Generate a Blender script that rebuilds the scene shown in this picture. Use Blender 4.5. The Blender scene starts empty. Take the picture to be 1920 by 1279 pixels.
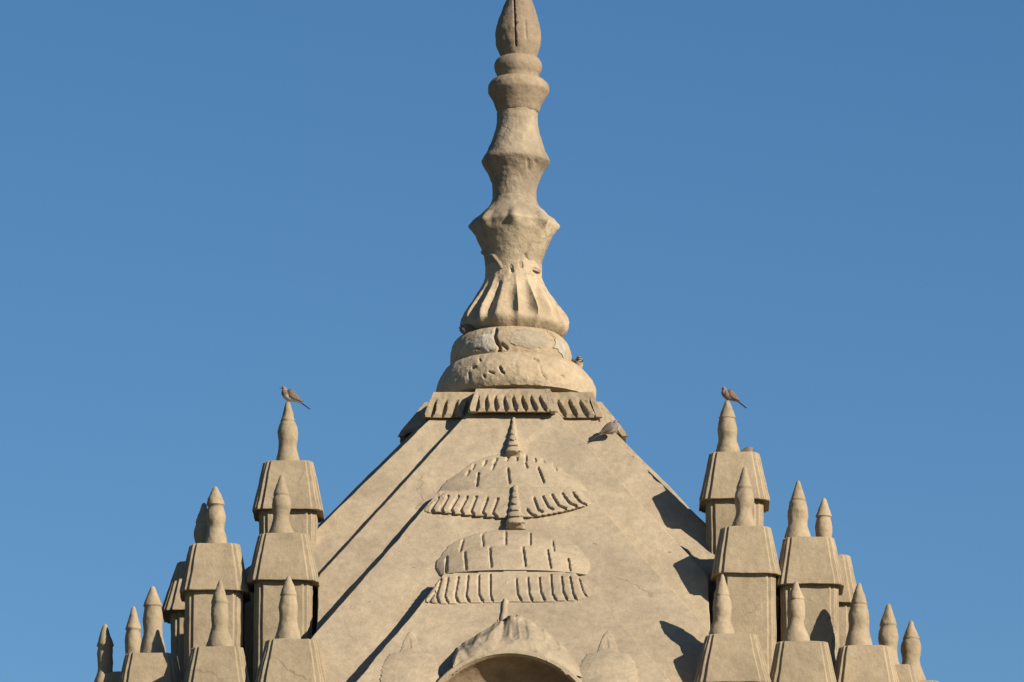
import bpy, bmesh, math, random
from mathutils import Vector, Matrix, noise

# ------------------------------------------------------------------ units
# The tower was surveyed in units of 1/240 m; origin on the axis at the foot of the spire,
# x to the right, y away from the street side, z up.  W() converts to metres above ground.
S = 1.0 / 240.0
Z0 = 13.7
ELEV = math.radians(14.0)
FD = 12000.0
CF = (0.0, math.cos(ELEV), math.sin(ELEV))
CU = (0.0, -math.sin(ELEV), math.cos(ELEV))
CC = (0.0, -FD * CF[1], -FD * CF[2])


def W(p):
    return Vector((p[0] * S, p[1] * S, p[2] * S + Z0))


def survey(px, py, y):
    """survey drawing coordinates -> tower coordinates on the vertical plane at depth y"""
    a = (px - 960) / FD
    b = (639.5 - py) / FD
    r = (a, CF[1] + b * CU[1], CF[2] + b * CU[2])
    t = (y - CC[1]) / r[1]
    return Vector((CC[0] + t * r[0], CC[1] + t * r[1], CC[2] + t * r[2]))


def drawing(p):
    """tower coordinates -> survey drawing coordinates"""
    d = (p[0] - CC[0], p[1] - CC[1], p[2] - CC[2])
    D = d[1] * CF[1] + d[2] * CF[2]
    return 960 + FD * d[0] / D, 639.5 - FD * (d[1] * CU[1] + d[2] * CU[2]) / D


def lerp(a, b, t):
    return a + (b - a) * t


def interp(tab, x):
    if x <= tab[0][0]:
        return tab[0][1]
    for (x0, y0), (x1, y1) in zip(tab, tab[1:]):
        if x <= x1:
            return lerp(y0, y1, (x - x0) / (x1 - x0))
    return tab[-1][1]


def smooth(a, b, x):
    t = min(1, max(0, (x - a) / (b - a)))
    return t * t * (3 - 2 * t)


def seg_dist(p, a, b):
    ax, ay = a
    bx, by = b
    dx, dy = bx - ax, by - ay
    L = dx * dx + dy * dy
    t = 0 if L == 0 else max(0, min(1, ((p[0] - ax) * dx + (p[1] - ay) * dy) / L))
    return math.hypot(p[0] - ax - t * dx, p[1] - ay - t * dy)


def path_dist(p, pts):
    return min(seg_dist(p, a, b) for a, b in zip(pts, pts[1:]))


def nz(p, s, k=0):
    return noise.noise(Vector((p[0] * s + 13.1 * k, p[1] * s - 7.7 * k, p[2] * s + 3.3 * k)))


scene = bpy.context.scene
COL = scene.collection

# ------------------------------------------------------------------ materials


def new_mat(name):
    m = bpy.data.materials.new(name)
    m.use_nodes = True
    nt = m.node_tree
    return m, nt, nt.nodes, nt.links, nt.nodes['Principled BSDF']


def ramp(nd, stops):
    r = nd.new('ShaderNodeValToRGB')
    el = r.color_ramp.elements
    el[0].position, el[0].color = stops[0]
    el[1].position, el[1].color = stops[-1]
    for p, c in stops[1:-1]:
        e = el.new(p)
        e.color = c
    return r


def g(v):
    return (v, v, v, 1)


def tex_noise(nd, ln, co, scale, detail=6, rough=0.55, dist=0.0):
    n = nd.new('ShaderNodeTexNoise')
    n.inputs['Scale'].default_value = scale
    n.inputs['Detail'].default_value = detail
    n.inputs['Roughness'].default_value = rough
    n.inputs['Distortion'].default_value = dist
    ln.new(co, n.inputs['Vector'])
    return n


def mixc(nd, ln, fac, a, b, mode='MIX'):
    m = nd.new('ShaderNodeMix')
    m.data_type = 'RGBA'
    m.blend_type = mode
    if isinstance(fac, (int, float)):
        m.inputs[0].default_value = fac
    else:
        ln.new(fac, m.inputs[0])
    for s, v in ((m.inputs[6], a), (m.inputs[7], b)):
        if isinstance(v, tuple):
            s.default_value = v
        else:
            ln.new(v, s)
    return m.outputs[2]


def mult(nd, ln, a, b):
    m = nd.new('ShaderNodeMath')
    m.operation = 'MULTIPLY'
    for s, v in ((m.inputs[0], a), (m.inputs[1], b)):
        if isinstance(v, (int, float)):
            s.default_value = v
        else:
            ln.new(v, s)
    return m.outputs[0]


def plaster(name, base, dark, light, stain=0.55, pale=0.4, crack=0.45, bump=0.25):
    """weathered lime plaster: mottled, rain streaked, with hairline cracks and pits"""
    m, nt, nd, ln, bs = new_mat(name)
    geo = nd.new('ShaderNodeNewGeometry')
    co = geo.outputs['Position']
    n1 = tex_noise(nd, ln, co, 0.9, 7, 0.6, 0.4)
    n2 = tex_noise(nd, ln, co, 3.4, 8, 0.62, 0.3)
    n3 = tex_noise(nd, ln, co, 17.0, 8, 0.65)
    n4 = tex_noise(nd, ln, co, 85.0, 4, 0.6)
    # streaks run down the faces
    mp = nd.new('ShaderNodeMapping')
    mp.inputs['Scale'].default_value = (7.0, 7.0, 1.1)
    ln.new(co, mp.inputs['Vector'])
    st = tex_noise(nd, ln, mp.outputs[0], 1.0, 7, 0.62, 0.25)
    r1 = ramp(nd, [(0.40, g(0)), (0.60, g(1))])
    ln.new(n1.outputs['Fac'], r1.inputs[0])
    r2 = ramp(nd, [(0.40, g(0)), (0.72, g(1))])
    ln.new(n2.outputs['Fac'], r2.inputs[0])
    r3 = ramp(nd, [(0.47, g(0)), (0.75, g(1))])
    ln.new(st.outputs['Fac'], r3.inputs[0])
    c = mixc(nd, ln, mult(nd, ln, r1.outputs[0], 0.8), base, dark)
    c = mixc(nd, ln, mult(nd, ln, r2.outputs[0], pale), c, light)
    c = mixc(nd, ln, mult(nd, ln, r3.outputs[0], stain), c, dark)
    r4 = ramp(nd, [(0.30, g(0.86)), (0.70, g(1.11))])
    ln.new(n3.outputs['Fac'], r4.inputs[0])
    c = mixc(nd, ln, 1.0, c, r4.outputs[0], 'MULTIPLY')
    r5 = ramp(nd, [(0.3, g(0.92)), (0.7, g(1.07))])
    ln.new(n4.outputs['Fac'], r5.inputs[0])
    c = mixc(nd, ln, 1.0, c, r5.outputs[0], 'MULTIPLY')
    # small pits and chips
    v = nd.new('ShaderNodeTexVoronoi')
    v.inputs['Scale'].default_value = 5.2
    wob = mixc(nd, ln, 0.08, co, n3.outputs['Color'], 'ADD')
    ln.new(wob, v.inputs['Vector'])
    rp = ramp(nd, [(0.045, g(1)), (0.075, g(0))])
    ln.new(v.outputs['Distance'], rp.inputs[0])
    pm = ramp(nd, [(0.51, g(0)), (0.57, g(1))])
    ln.new(n2.outputs['Fac'], pm.inputs[0])
    pit = mult(nd, ln, rp.outputs[0], pm.outputs[0])
    # hairline cracks
    wob2 = mixc(nd, ln, 0.35, co, n2.outputs['Color'], 'ADD')
    v2 = nd.new('ShaderNodeTexVoronoi')
    v2.feature = 'DISTANCE_TO_EDGE'
    v2.inputs['Scale'].default_value = 0.75
    ln.new(wob2, v2.inputs['Vector'])
    rc = ramp(nd, [(0.0022, g(1)), (0.006, g(0))])
    ln.new(v2.outputs['Distance'], rc.inputs[0])
    cm = tex_noise(nd, ln, co, 1.7, 3, 0.5)
    cmr = ramp(nd, [(0.58, g(0)), (0.64, g(1))])
    ln.new(cm.outputs['Fac'], cmr.inputs[0])
    ck = mult(nd, ln, rc.outputs[0], cmr.outputs[0])
    dk = (dark[0] * 0.35, dark[1] * 0.33, dark[2] * 0.31, 1)
    c = mixc(nd, ln, mult(nd, ln, pit, 0.7), c, dk)
    c = mixc(nd, ln, mult(nd, ln, ck, crack), c, dk)
    ln.new(c, bs.inputs['Base Color'])
    bs.inputs['Roughness'].default_value = 0.94
    bs.inputs['Specular IOR Level'].default_value = 0.15
    # relief
    a = nd.new('ShaderNodeMath')
    a.operation = 'ADD'
    ln.new(mult(nd, ln, n2.outputs['Fac'], 1.6), a.inputs[0])
    ln.new(mult(nd, ln, n3.outputs['Fac'], 0.5), a.inputs[1])
    a2 = nd.new('ShaderNodeMath')
    a2.operation = 'ADD'
    ln.new(a.outputs[0], a2.inputs[0])
    ln.new(mult(nd, ln, n4.outputs['Fac'], 0.10), a2.inputs[1])
    a3 = nd.new('ShaderNodeMath')
    a3.operation = 'SUBTRACT'
    ln.new(a2.outputs[0], a3.inputs[0])
    hm = nd.new('ShaderNodeMath')
    hm.operation = 'ADD'
    ln.new(mult(nd, ln, pit, 0.35), hm.inputs[0])
    ln.new(mult(nd, ln, ck, 0.25), hm.inputs[1])
    ln.new(hm.outputs[0], a3.inputs[1])
    b = nd.new('ShaderNodeBump')
    b.inputs['Strength'].default_value = bump
    b.inputs['Distance'].default_value = 0.05
    ln.new(a3.outputs[0], b.inputs['Height'])
    ln.new(b.outputs[0], bs.inputs['Normal'])
    return m


def lin(r, g_, b):
    f = lambda v: ((v / 255 + 0.055) / 1.055) ** 2.4 if v > 10 else v / 255 / 12.92
    return (f(r), f(g_), f(b), 1)


M_ROOF = plaster('roof_plaster', (0.308, 0.245, 0.168, 1), (0.220, 0.179, 0.125, 1), (0.365, 0.300, 0.209, 1))
M_TURRET = plaster('turret_plaster', (0.278, 0.218, 0.146, 1), (0.201, 0.160, 0.105, 1), (0.334, 0.270, 0.175, 1), stain=0.55, crack=0.4)
M_DARK = plaster('weathered_plaster', (0.239, 0.182, 0.122, 1), (0.152, 0.118, 0.084, 1), (0.304, 0.239, 0.156, 1), stain=0.6, crack=0.2)
M_PALE = plaster('pale_plaster', (0.355, 0.282, 0.192, 1), (0.258, 0.198, 0.125, 1), (0.441, 0.357, 0.243, 1), stain=0.4, pale=0.55, crack=0.4, bump=0.4)
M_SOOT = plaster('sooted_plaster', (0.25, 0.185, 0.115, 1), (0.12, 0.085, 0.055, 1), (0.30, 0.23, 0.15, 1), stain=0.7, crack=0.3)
M_CUP = plaster('stained_plaster', (0.304, 0.243, 0.163, 1), (0.152, 0.118, 0.087, 1), (0.380, 0.312, 0.213, 1), stain=0.85, pale=0.5, crack=0.2, bump=0.4)
M_CEMENT = plaster('grey_cement', (0.305, 0.253, 0.178, 1), (0.225, 0.188, 0.138, 1), (0.342, 0.288, 0.210, 1), stain=0.2, crack=0.1, bump=0.5)
M_LIME = plaster('white_lime', (0.50, 0.445, 0.345, 1), (0.20, 0.175, 0.14, 1), (0.62, 0.57, 0.47, 1), stain=0.6, pale=0.6, crack=0.2, bump=0.5)


def simple(name, col, rough=0.8, vary=0.25, scale=60.0):
    m, nt, nd, ln, bs = new_mat(name)
    tc = nd.new('ShaderNodeTexCoord')
    n = tex_noise(nd, ln, tc.outputs['Object'], scale, 4, 0.6)
    r = ramp(nd, [(0.3, g(1 - vary)), (0.7, g(1 + vary))])
    ln.new(n.outputs['Fac'], r.inputs[0])
    ln.new(mixc(nd, ln, 1.0, col, r.outputs[0], 'MULTIPLY'), bs.inputs['Base Color'])
    bs.inputs['Roughness'].default_value = rough
    return m


def feather(name, top, belly, head, z_split=-0.012):
    """plumage: back, pale belly and a tinted head, in the bird's own coordinates"""
    m, nt, nd, ln, bs = new_mat(name)
    tc = nd.new('ShaderNodeTexCoord')
    sx = nd.new('ShaderNodeSeparateXYZ')
    ln.new(tc.outputs['Object'], sx.inputs[0])
    n = tex_noise(nd, ln, tc.outputs['Object'], 70, 5, 0.6)
    w = nd.new('ShaderNodeMath')
    w.operation = 'MULTIPLY_ADD'
    ln.new(n.outputs['Fac'], w.inputs[0])
    w.inputs[1].default_value = 0.02
    ln.new(sx.outputs['Z'], w.inputs[2])
    mr = nd.new('ShaderNodeMapRange')
    mr.inputs['From Min'].default_value = z_split
    mr.inputs['From Max'].default_value = z_split + 0.02
    ln.new(w.outputs[0], mr.inputs['Value'])
    c = mixc(nd, ln, mr.outputs[0], belly, top)
    hr = nd.new('ShaderNodeMapRange')
    hr.inputs['From Min'].default_value = 0.035
    hr.inputs['From Max'].default_value = 0.06
    ln.new(sx.outputs['X'], hr.inputs['Value'])
    c = mixc(nd, ln, hr.outputs[0], c, head)
    r = ramp(nd, [(0.3, g(0.75)), (0.7, g(1.25))])
    ln.new(n.outputs['Fac'], r.inputs[0])
    c = mixc(nd, ln, 1.0, c, r.outputs[0], 'MULTIPLY')
    ln.new(c, bs.inputs['Base Color'])
    bs.inputs['Roughness'].default_value = 0.8
    return m


M_DOVE = feather('dove_plumage', (0.165, 0.12, 0.095, 1), (0.58, 0.53, 0.46, 1), (0.16, 0.11, 0.095, 1), z_split=-0.006)
M_PINK = feather('pinkish_plumage', (0.152, 0.104, 0.088, 1), (0.184, 0.128, 0.104, 1), (0.176, 0.104, 0.084, 1))
M_GREYB = feather('grey_plumage', (0.12, 0.10, 0.09, 1), (0.20, 0.16, 0.13, 1), (0.15, 0.115, 0.10, 1))
M_WING = simple('wing_feathers', (0.09, 0.066, 0.052, 1), vary=0.3, scale=70)
M_TAIL = simple('tail_feathers', (0.036, 0.036, 0.044, 1), vary=0.3, scale=90)
M_BEAK = simple('beak_horn', (0.032, 0.028, 0.028, 1), 0.5)
M_LEG = simple('bird_leg_skin', (0.240, 0.080, 0.072, 1), 0.6)
M_EYE = simple('bird_eye', (0.008, 0.006, 0.006, 1), 0.15)
M_CHEEK = feather('sparrow_plumage', (0.11, 0.075, 0.055, 1), (0.40, 0.35, 0.29, 1), (0.22, 0.17, 0.125, 1), z_split=-0.005)
M_CROWN = simple('sparrow_crown', (0.072, 0.048, 0.036, 1))

# ------------------------------------------------------------------ object helpers


def tag(o, label=None, cat=None, group=None, kind=None):
    if label:
        o['label'] = label
    if cat:
        o['category'] = cat
    if group:
        o['group'] = group
    if kind:
        o['kind'] = kind
    return o


def empty(name, loc, parent=None):
    o = bpy.data.objects.new(name, None)
    o.empty_display_size = 0.2
    COL.objects.link(o)
    if parent:
        o.parent = parent
        o.location = Vector(loc) - parent_origin(parent)
    else:
        o.location = loc
    return o


def parent_origin(p):
    v = Vector((0, 0, 0))
    while p:
        v += p.location
        p = p.parent
    return v


def obj(name, verts, faces, mat, parent=None, origin=None, flat=False, bevel=0.0, recalc=True):
    """verts in metres (world); the object's origin is put at `origin`"""
    origin = Vector(origin) if origin is not None else Vector((0, 0, 0))
    me = bpy.data.meshes.new(name)
    me.from_pydata([tuple(Vector(v) - origin) for v in verts], [], faces)
    me.update()
    if recalc:
        bm = bmesh.new()
        bm.from_mesh(me)
        bmesh.ops.recalc_face_normals(bm, faces=bm.faces)
        bm.to_mesh(me)
        bm.free()
    me.materials.append(mat)
    o = bpy.data.objects.new(name, me)
    COL.objects.link(o)
    if parent:
        o.parent = parent
        o.location = origin - parent_origin(parent)
    else:
        o.location = origin
    for p in me.polygons:
        p.use_smooth = not flat
    if not flat:
        me.set_sharp_from_angle(angle=math.radians(38))
    if bevel:
        b = o.modifiers.new('worn_edges', 'BEVEL')
        b.width = bevel
        b.segments = 2
        b.limit_method = 'ANGLE'
        b.angle_limit = math.radians(30)
    return o


def loft(rings, cap0=True, cap1=True, closed=True):
    """rings: list of equal-length point lists (tower units) -> verts, faces in metres"""
    n = len(rings[0])
    verts = [W(p) for r in rings for p in r]
    faces = []
    for i in range(len(rings) - 1):
        for j in range(n if closed else n - 1):
            k = (j + 1) % n
            faces.append((i * n + j, i * n + k, (i + 1) * n + k, (i + 1) * n + j))
    if cap0:
        faces.append(tuple(range(n))[::-1])
    if cap1:
        faces.append(tuple((len(rings) - 1) * n + j for j in range(n)))
    return verts, faces


def subdiv_loop(pts, step):
    out = []
    for a, b in zip(pts, pts[1:] + pts[:1]):
        L = math.dist(a, b)
        k = max(1, round(L / step))
        for i in range(k):
            out.append(tuple(lerp(a[c], b[c], i / k) for c in range(len(a))))
    return out


# ------------------------------------------------------------------ the temple
temple = empty('temple', (0, 0, 0))
tag(temple, 'sandy plaster temple tower with tall ringed spire and stepped roof crowded with small turrets', 'temple')
AX = 2.0   # tower axis in x

K = 0.80


def D1(z):
    return 155 + K * (-189 - z)


def D0(z):
    return D1(z) + 33


def w0(z):
    return min(76 + 0.715 * (-172 - z), 347)


def redent(d0, d1, w, ds=None, ws=None):
    """four-fold stepped plan: a square of half d1 with a bay of half-width w standing out to d0
    (the bays away from the street may have their own projection ds and half-width ws)"""
    pts = []
    dd = [d0] + [ds or d0] * 3
    wv = [w] + [ws or w] * 3
    for k in range(4):
        c, s = (1, 0, -1, 0)[k], (0, 1, 0, -1)[k]
        n = (k + 1) % 4
        for x, y in [(wv[k], -dd[k]), (wv[k], -d1), (d1, -d1), (d1, -wv[n]), (dd[n], -wv[n])]:
            pts.append((x * c - y * s, x * s + y * c))
    return pts


def roof_ring(z, ns):
    d1 = min(D1(z), 432)
    w = min(w0(z), d1 - 6)
    q = redent(D0(z), d1, w, max(d1 + 26 + 53 * smooth(-420, -510, z), min(D1(z), 560)), min(w, 330))
    out = []
    m = len(q)
    for i in range(m):
        a, b = q[i], q[(i + 1) % m]
        k = ns[i % 5]
        for j in range(k):
            t = j / k
            out.append((AX + lerp(a[0], b[0], t), lerp(a[1], b[1], t), z))
    return out


def plane_y(z, off):
    """depth of the front bay surface, `off` in front of it"""
    return -(D0(z) + off(z))


def on_plane(px, py, off):
    z = -300.0
    p = None
    for _ in range(60):
        y = plane_y(z, off)
        p = survey(px, py, y)
        z = 0.5 * z + 0.5 * p.z
    return p


offA = lambda z: lerp(33, 62, min(1.3, max(0, (-370 - z) / 330)))
offB = lambda z: offA(z) + lerp(48, 74, min(1.3, max(0, (-590 - z) / 230)))
off0 = lambda z: 0.0


# arch vault: a barrel standing out of the lower slab
ARC = on_plane(955, 1236, offB)
YF = ARC.y - 62
pt = survey(955, 1226, YF)
ps = survey(1126, 1396, YF)
RI = ps.x - pt.x
ZC = pt.z - RI


def niche_cut(p):
    """the roof and its slabs are open behind the arched niche"""
    dx, dz = p[0] - pt.x, p[2] - ZC
    if p[1] < YF + 94 and p[1] < 0 and (math.hypot(dx, dz) < RI + 8 if dz > 0 else abs(dx) < RI + 8):
        return (p[0], YF + 94, p[2])
    return p


# edges: w-step, square front, square side, w-step, bay front
ROOF_NS = [2, 10, 10, 2, 60]
rings = []
z = -150.0
while z > -930:
    r = roof_ring(z, ROOF_NS)
    rr = []
    for p in r:
        d = 2.2 * nz(p, 0.012) + 1.0 * nz(p, 0.05, 2)
        rr.append(niche_cut((p[0] + d * 0.6 * (1 if p[0] > 0 else -1), p[1] - d * (1 if p[1] < 0 else -1), p[2] + d * 0.4)))
    rings.append(rr)
    z -= 9
roof = obj('roof', *loft(rings), M_ROOF, temple, W((AX, 0, -930)), bevel=0.006)


def gable_panel(name, edge, off, z_end, back):
    """sloping slab on the front bay, its two raking edges following `edge` on the left and mirrored on the right"""
    pL = [on_plane(px, py, off) for px, py in edge]
    tab = sorted((p.z, AX - p.x) for p in pL)
    zt = pL[0].z
    rings = []
    nlev = 90
    ncol = 64
    ztab = [(z, w) for z, w in tab]
    slope = (tab[0][1] - tab[-1][1]) / (tab[-1][0] - tab[0][0])
    for i in range(nlev + 1):
        z = lerp(zt, z_end, i / nlev)
        w = interp(ztab, z) if z > tab[0][0] else tab[0][1] + slope * (tab[0][0] - z)
        w = min(w, 356)
        yf = plane_y(z, off)
        ring = []
        for j in range(ncol + 1):
            x = lerp(-w, w, j / ncol)
            wob = 1.6 * nz((x, z, 0), 0.014, 5) + 0.8 * nz((x, z, 0), 0.06, 6)
            ex = (1.6 * nz((0, z, 0), 0.03, 7) + 1.0 * nz((0, z, 0), 0.11, 8)) * (abs(x) / w) ** 4
            ring.append(niche_cut((AX + x + ex, yf + wob, z)))
        for x in (w, -w):
            ring.append((AX + x, max(yf + back, YF + 140) if z < ZC + RI + 10 else yf + back, z))
        rings.append(ring)
    return obj(name, *loft(rings), M_ROOF, roof, W((AX, plane_y(z_end, off), z_end)), bevel=0.005)


EDGE_A = [(824, 920), (815, 930), (757, 998), (700, 1065), (640, 1132), (580, 1200)]
EDGE_B = [(826, 1086), (812, 1103), (765, 1163), (718, 1217), (670, 1275)]
tag(gable_panel('gable_panel', EDGE_A, offA, -930, 130), 'wide sloping plaster slab under the upper pavilion relief')
tag(gable_panel('gable_panel', EDGE_B, offB, -930, 180), 'narrower sloping plaster slab around the arched niche')

# ------------------------------------------------------------------ carved reliefs on the sloping planes
NRM = Vector((0, -1, 0))   # the carving stands straight out of the slope


RS = 1.0


def relief(name, box, off, fn, parent, mat=M_ROOF, step=2.2, sink=8, keep=-5):
    """carving raised from the sloping plane: fn(px, py) gives its height in survey coordinates, None or <=0 outside"""
    x0, y0, x1, y1 = box
    nx = int((x1 - x0) / step)
    ny = int((y1 - y0) / step)
    P = {}
    verts = []
    H = {}
    for i in range(ny + 1):
        py = lerp(y0, y1, i / ny)
        zc = on_plane(960, py, off)
        for j in range(nx + 1):
            px = lerp(x0, x1, j / nx)
            h = fn(px, py)
            H[i, j] = h if h is not None else -99
    faces = []

    def vid(i, j):
        if (i, j) in P:
            return P[i, j]
        px = lerp(x0, x1, j / nx)
        py = lerp(y0, y1, i / ny)
        p = on_plane(px, py, off)
        h = H[i, j]
        if h > keep:
            h = h * RS + 0.5 * nz(p, 0.05, 3) + 0.35 * nz(p, 0.2, 4)
        else:
            h = -sink
        P[i, j] = len(verts)
        verts.append(W(p + NRM * h))
        return P[i, j]
    for i in range(ny):
        for j in range(nx):
            q = [(i, j), (i, j + 1), (i + 1, j + 1), (i + 1, j)]
            if any(H[c] > keep for c in q):
                faces.append(tuple(vid(*c) for c in q[::-1]))
    cx = on_plane((x0 + x1) / 2, (y0 + y1) / 2, off)
    o = obj(name, verts, faces, mat, parent, W(cx), recalc=False)
    o.data.set_sharp_from_angle(angle=math.radians(60))
    return o


def groove(d, wid, depth):
    return depth * (1 - smooth(wid * 0.45, wid, d))


def spirelet(cx, y0, y1, ha, hb, rings, lift, base=None):
    def f(px, py):
        if py < y0 or py > y1:
            return None
        t = (py - y0) / (y1 - y0)
        w = lerp(ha, hb, t ** 1.25)
        # rings follow arcs that sag to the sides
        s = (t + 0.05 * ((px - cx) / max(w, 1)) ** 2) * rings
        fr = s - math.floor(s)
        w *= 1.0 + 0.15 * (fr - 0.5)
        d = abs(px - cx) / w
        if d >= 1:
            return None
        return (lift(py) + (math.sqrt(1 - d * d)) * w * (1.15 + 0.35 * (fr - 0.5))) * (1 - 0.85 * smooth(0.86, 1.0, t)) + 0.5
    return f


reliefA = empty('pavilion_relief', W(on_plane(962, 970, off0)), temple)
tag(reliefA, 'upper moulded pavilion with ringed spirelet, slotted dome and fringed eave')
reliefB = empty('pavilion_relief', W(on_plane(962, 1130, offA)), temple)
tag(reliefB, 'lower moulded pavilion with ringed spirelet, two slotted dome courses and fringed eave')

# --- upper pavilion
SL_A1 = [((889, 873), (886, 880)), ((911, 866), (907, 874)), ((931, 863), (926, 871)), ((954, 857), (950, 865)), ((970, 855), (969, 865)),
         ((986, 856), (986, 866)), ((1003, 863), (1004, 866)), ((1018, 864), (1020, 867)), ((1038, 872), (1043, 883)), ((879, 886), (875, 892)),
         ((927, 872), (923, 883)), ((985, 871), (988, 880))]
SL_A2 = [((897, 891), (894, 916)), ((952, 883), (955, 912)), ((1009, 881), (1019, 909))]
DOME_A = [(848, 14), (856, 50), (866, 76), (878, 92), (888, 104), (900, 124), (914, 136), (926, 143), (936, 146)]


def domeA(px, py):
    if py < 848 or py > 936:
        return None
    sh = 0.0016 * (px - 962) ** 2 * 0.35
    yy = py - sh
    w = interp(DOME_A, py)
    d = abs(px - 962) / w
    if d >= 1:
        return None
    prof = (1 - d ** 2.2) ** 0.85
    h = interp([(848, 3), (866, 10), (880, 15), (884, 18), (915, 31), (936, 35)], yy) * prof
    for s in SL_A1:
        h -= groove(seg_dist((px, py), *s), 3.0, 6)
    for s in SL_A2:
        h -= groove(seg_dist((px, py), *s), 3.4, 8)
    return max(h, 0.3)


FR_A = [((840, 932), (827, 957), (831, 963)), ((859, 932), (845, 957), (850, 964)), ((876, 933), (863, 958), (868, 966)), ((893, 933), (883, 960), (888, 967)),
        ((914, 936), (904, 962), (910, 969)), ((933, 937), (923, 964), (931, 972)), ((821, 935), (808, 957), (813, 962)),
        ((1001, 936), (1009, 958), (1016, 962)), ((1018, 933), (1028, 953), (1036, 957)), ((1035, 930), (1047, 950), (1060, 956)), ((1054, 927), (1068, 946), (1080, 951)),
        ((1074, 926), (1088, 944), (1098, 948)), ((988, 958), (996, 967), (1004, 970))]


def fringeA(px, py):
    if px < 796 or px > 1110:
        return None
    yb = interp([(796, 961), (850, 965), (935, 973), (1003, 971), (1060, 961), (1110, 947)], px)
    yt = interp([(796, 952), (835, 922), (880, 917), (962, 913), (1040, 913), (1085, 920), (1110, 940)], px)
    if py < yt or py > yb:
        return None
    t = (py - yt) / (yb - yt + 1e-6)
    edge = smooth(0, 26, min(px - 796, 1110 - px))
    h = (3 + 9 * t) * (0.3 + 0.7 * edge)
    for s in FR_A:
        h -= groove(path_dist((px, py), s), 3.2, 8)
    h -= 3 * smooth(yb - 4, yb, py)
    return max(h, -3)


relief('spirelet', (938, 780, 990, 862), off0, spirelet(963, 783, 859, 3, 17, 6.5, lambda y: lerp(2, 10, (y - 783) / 76)), reliefA, step=1.7)
relief('dome', (812, 846, 1112, 938), off0, domeA, reliefA, step=1.9)
relief('fringe', (794, 908, 1114, 978), offA, fringeA, reliefA, step=1.8)

# --- lower pavilion
SL_B1 = [((868, 1014), (863, 1036)), ((904, 1004), (906, 1028)), ((948, 1000), (948, 1026)), ((994, 1003), (994, 1026)), ((1036, 1018), (1038, 1038))]
SL_B2 = [((838, 1048), (836, 1074)), ((871, 1040), (874, 1073)), ((918, 1034), (921, 1071)), ((980, 1034), (985, 1070)), ((1026, 1038), (1032, 1072)), ((1065, 1054), (1068, 1074))]


def domeB(px, py):
    if py < 993 or py > 1080:
        return None
    w1 = interp([(993, 30), (1000, 70), (1010, 100), (1022, 120), (1036, 132), (1050, 140)], py)
    w2 = interp([(1028, 60), (1034, 110), (1042, 138), (1054, 146), (1066, 146), (1080, 138)], py)
    h = -1
    d = abs(px - 962) / w1
    arc = 1030 + 0.0009 * (px - 960) ** 2
    if d < 1 and py < arc + 1.5:
        h = max(h, interp([(993, 3), (1010, 16), (1036, 32)], py - 0.0008 * (px - 962) ** 2) * (1 - d ** 2.2) ** 0.85)
    d = abs(px - 962) / w2
    if d < 1 and py > arc:
        h = max(h, interp([(0, 31), (8, 37), (45, 43)], py - arc) * (1 - d ** 2.4) ** 0.85)
    if h <= 0:
        return None
    for s in SL_B1:
        h -= groove(seg_dist((px, py), *s), 3.0, 6)
    for s in SL_B2:
        h -= groove(seg_dist((px, py), *s), 3.3, 7)
    return max(h, 0.4)


def zb(x, y):
    return (740 + x / 2.563, 780 + y / 2.563)


FR_B = [(zb(195, 850), zb(165, 890), zb(172, 900)), (zb(222, 790), zb(200, 870), zb(212, 900)), (zb(256, 785), zb(240, 870), zb(256, 902)),
        (zb(305, 780), zb(290, 870), zb(306, 902)), (zb(352, 775), zb(343, 870), zb(358, 898)), (zb(405, 772), zb(402, 860), zb(422, 895)), (zb(460, 768), zb(460, 865), zb(468, 893)),
        (zb(585, 790), zb(588, 860), zb(606, 888)), (zb(640, 785), zb(645, 860), zb(660, 890)), (zb(695, 782), zb(700, 850), zb(718, 886)),
        (zb(750, 768), zb(756, 860), zb(776, 892)), (zb(802, 778), zb(808, 850), zb(826, 885)), (zb(842, 780), zb(856, 860), zb(872, 888)), (zb(886, 790), zb(905, 850), zb(926, 880))]


def fringeB(px, py):
    if px < 798 or px > 1112:
        return None
    yb = interp([(798, 1130), (830, 1133), (960, 1130), (1080, 1128), (1112, 1120)], px)
    yt = interp([(798, 1122), (832, 1076), (960, 1071), (1078, 1074), (1112, 1112)], px)
    if py < yt or py > yb:
        return None
    t = (py - yt) / (yb - yt + 1e-6)
    edge = smooth(0, 30, min(px - 798, 1112 - px))
    h = (5 + 6 * t) * (0.3 + 0.7 * edge) * (1 - 0.75 * smooth(0.8, 1.0, t))
    for s in FR_B:
        h -= groove(path_dist((px, py), s), 3.0, 6)
    return max(h, -3)


relief('spirelet', (938, 908, 996, 996), offA, spirelet(966, 912, 994, 5, 20, 6.5, lambda y: 8), reliefB, step=1.7)
relief('dome', (812, 991, 1112, 1082), offA, domeB, reliefB, step=1.9)
relief('fringe', (796, 1068, 1116, 1136), offB, fringeB, reliefB, step=1.8)


# --- flame crest that crowns the niche
LEAVES = [((886, 1190), (881, 1216)), ((918, 1176), (906, 1210)), ((941, 1164), (936, 1208)), ((949, 1166), (945, 1200)), ((963, 1170), (966, 1206)), ((979, 1172), (983, 1206)), ((1009, 1178), (1014, 1204)), ((1036, 1200), (1042, 1220))]


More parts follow.
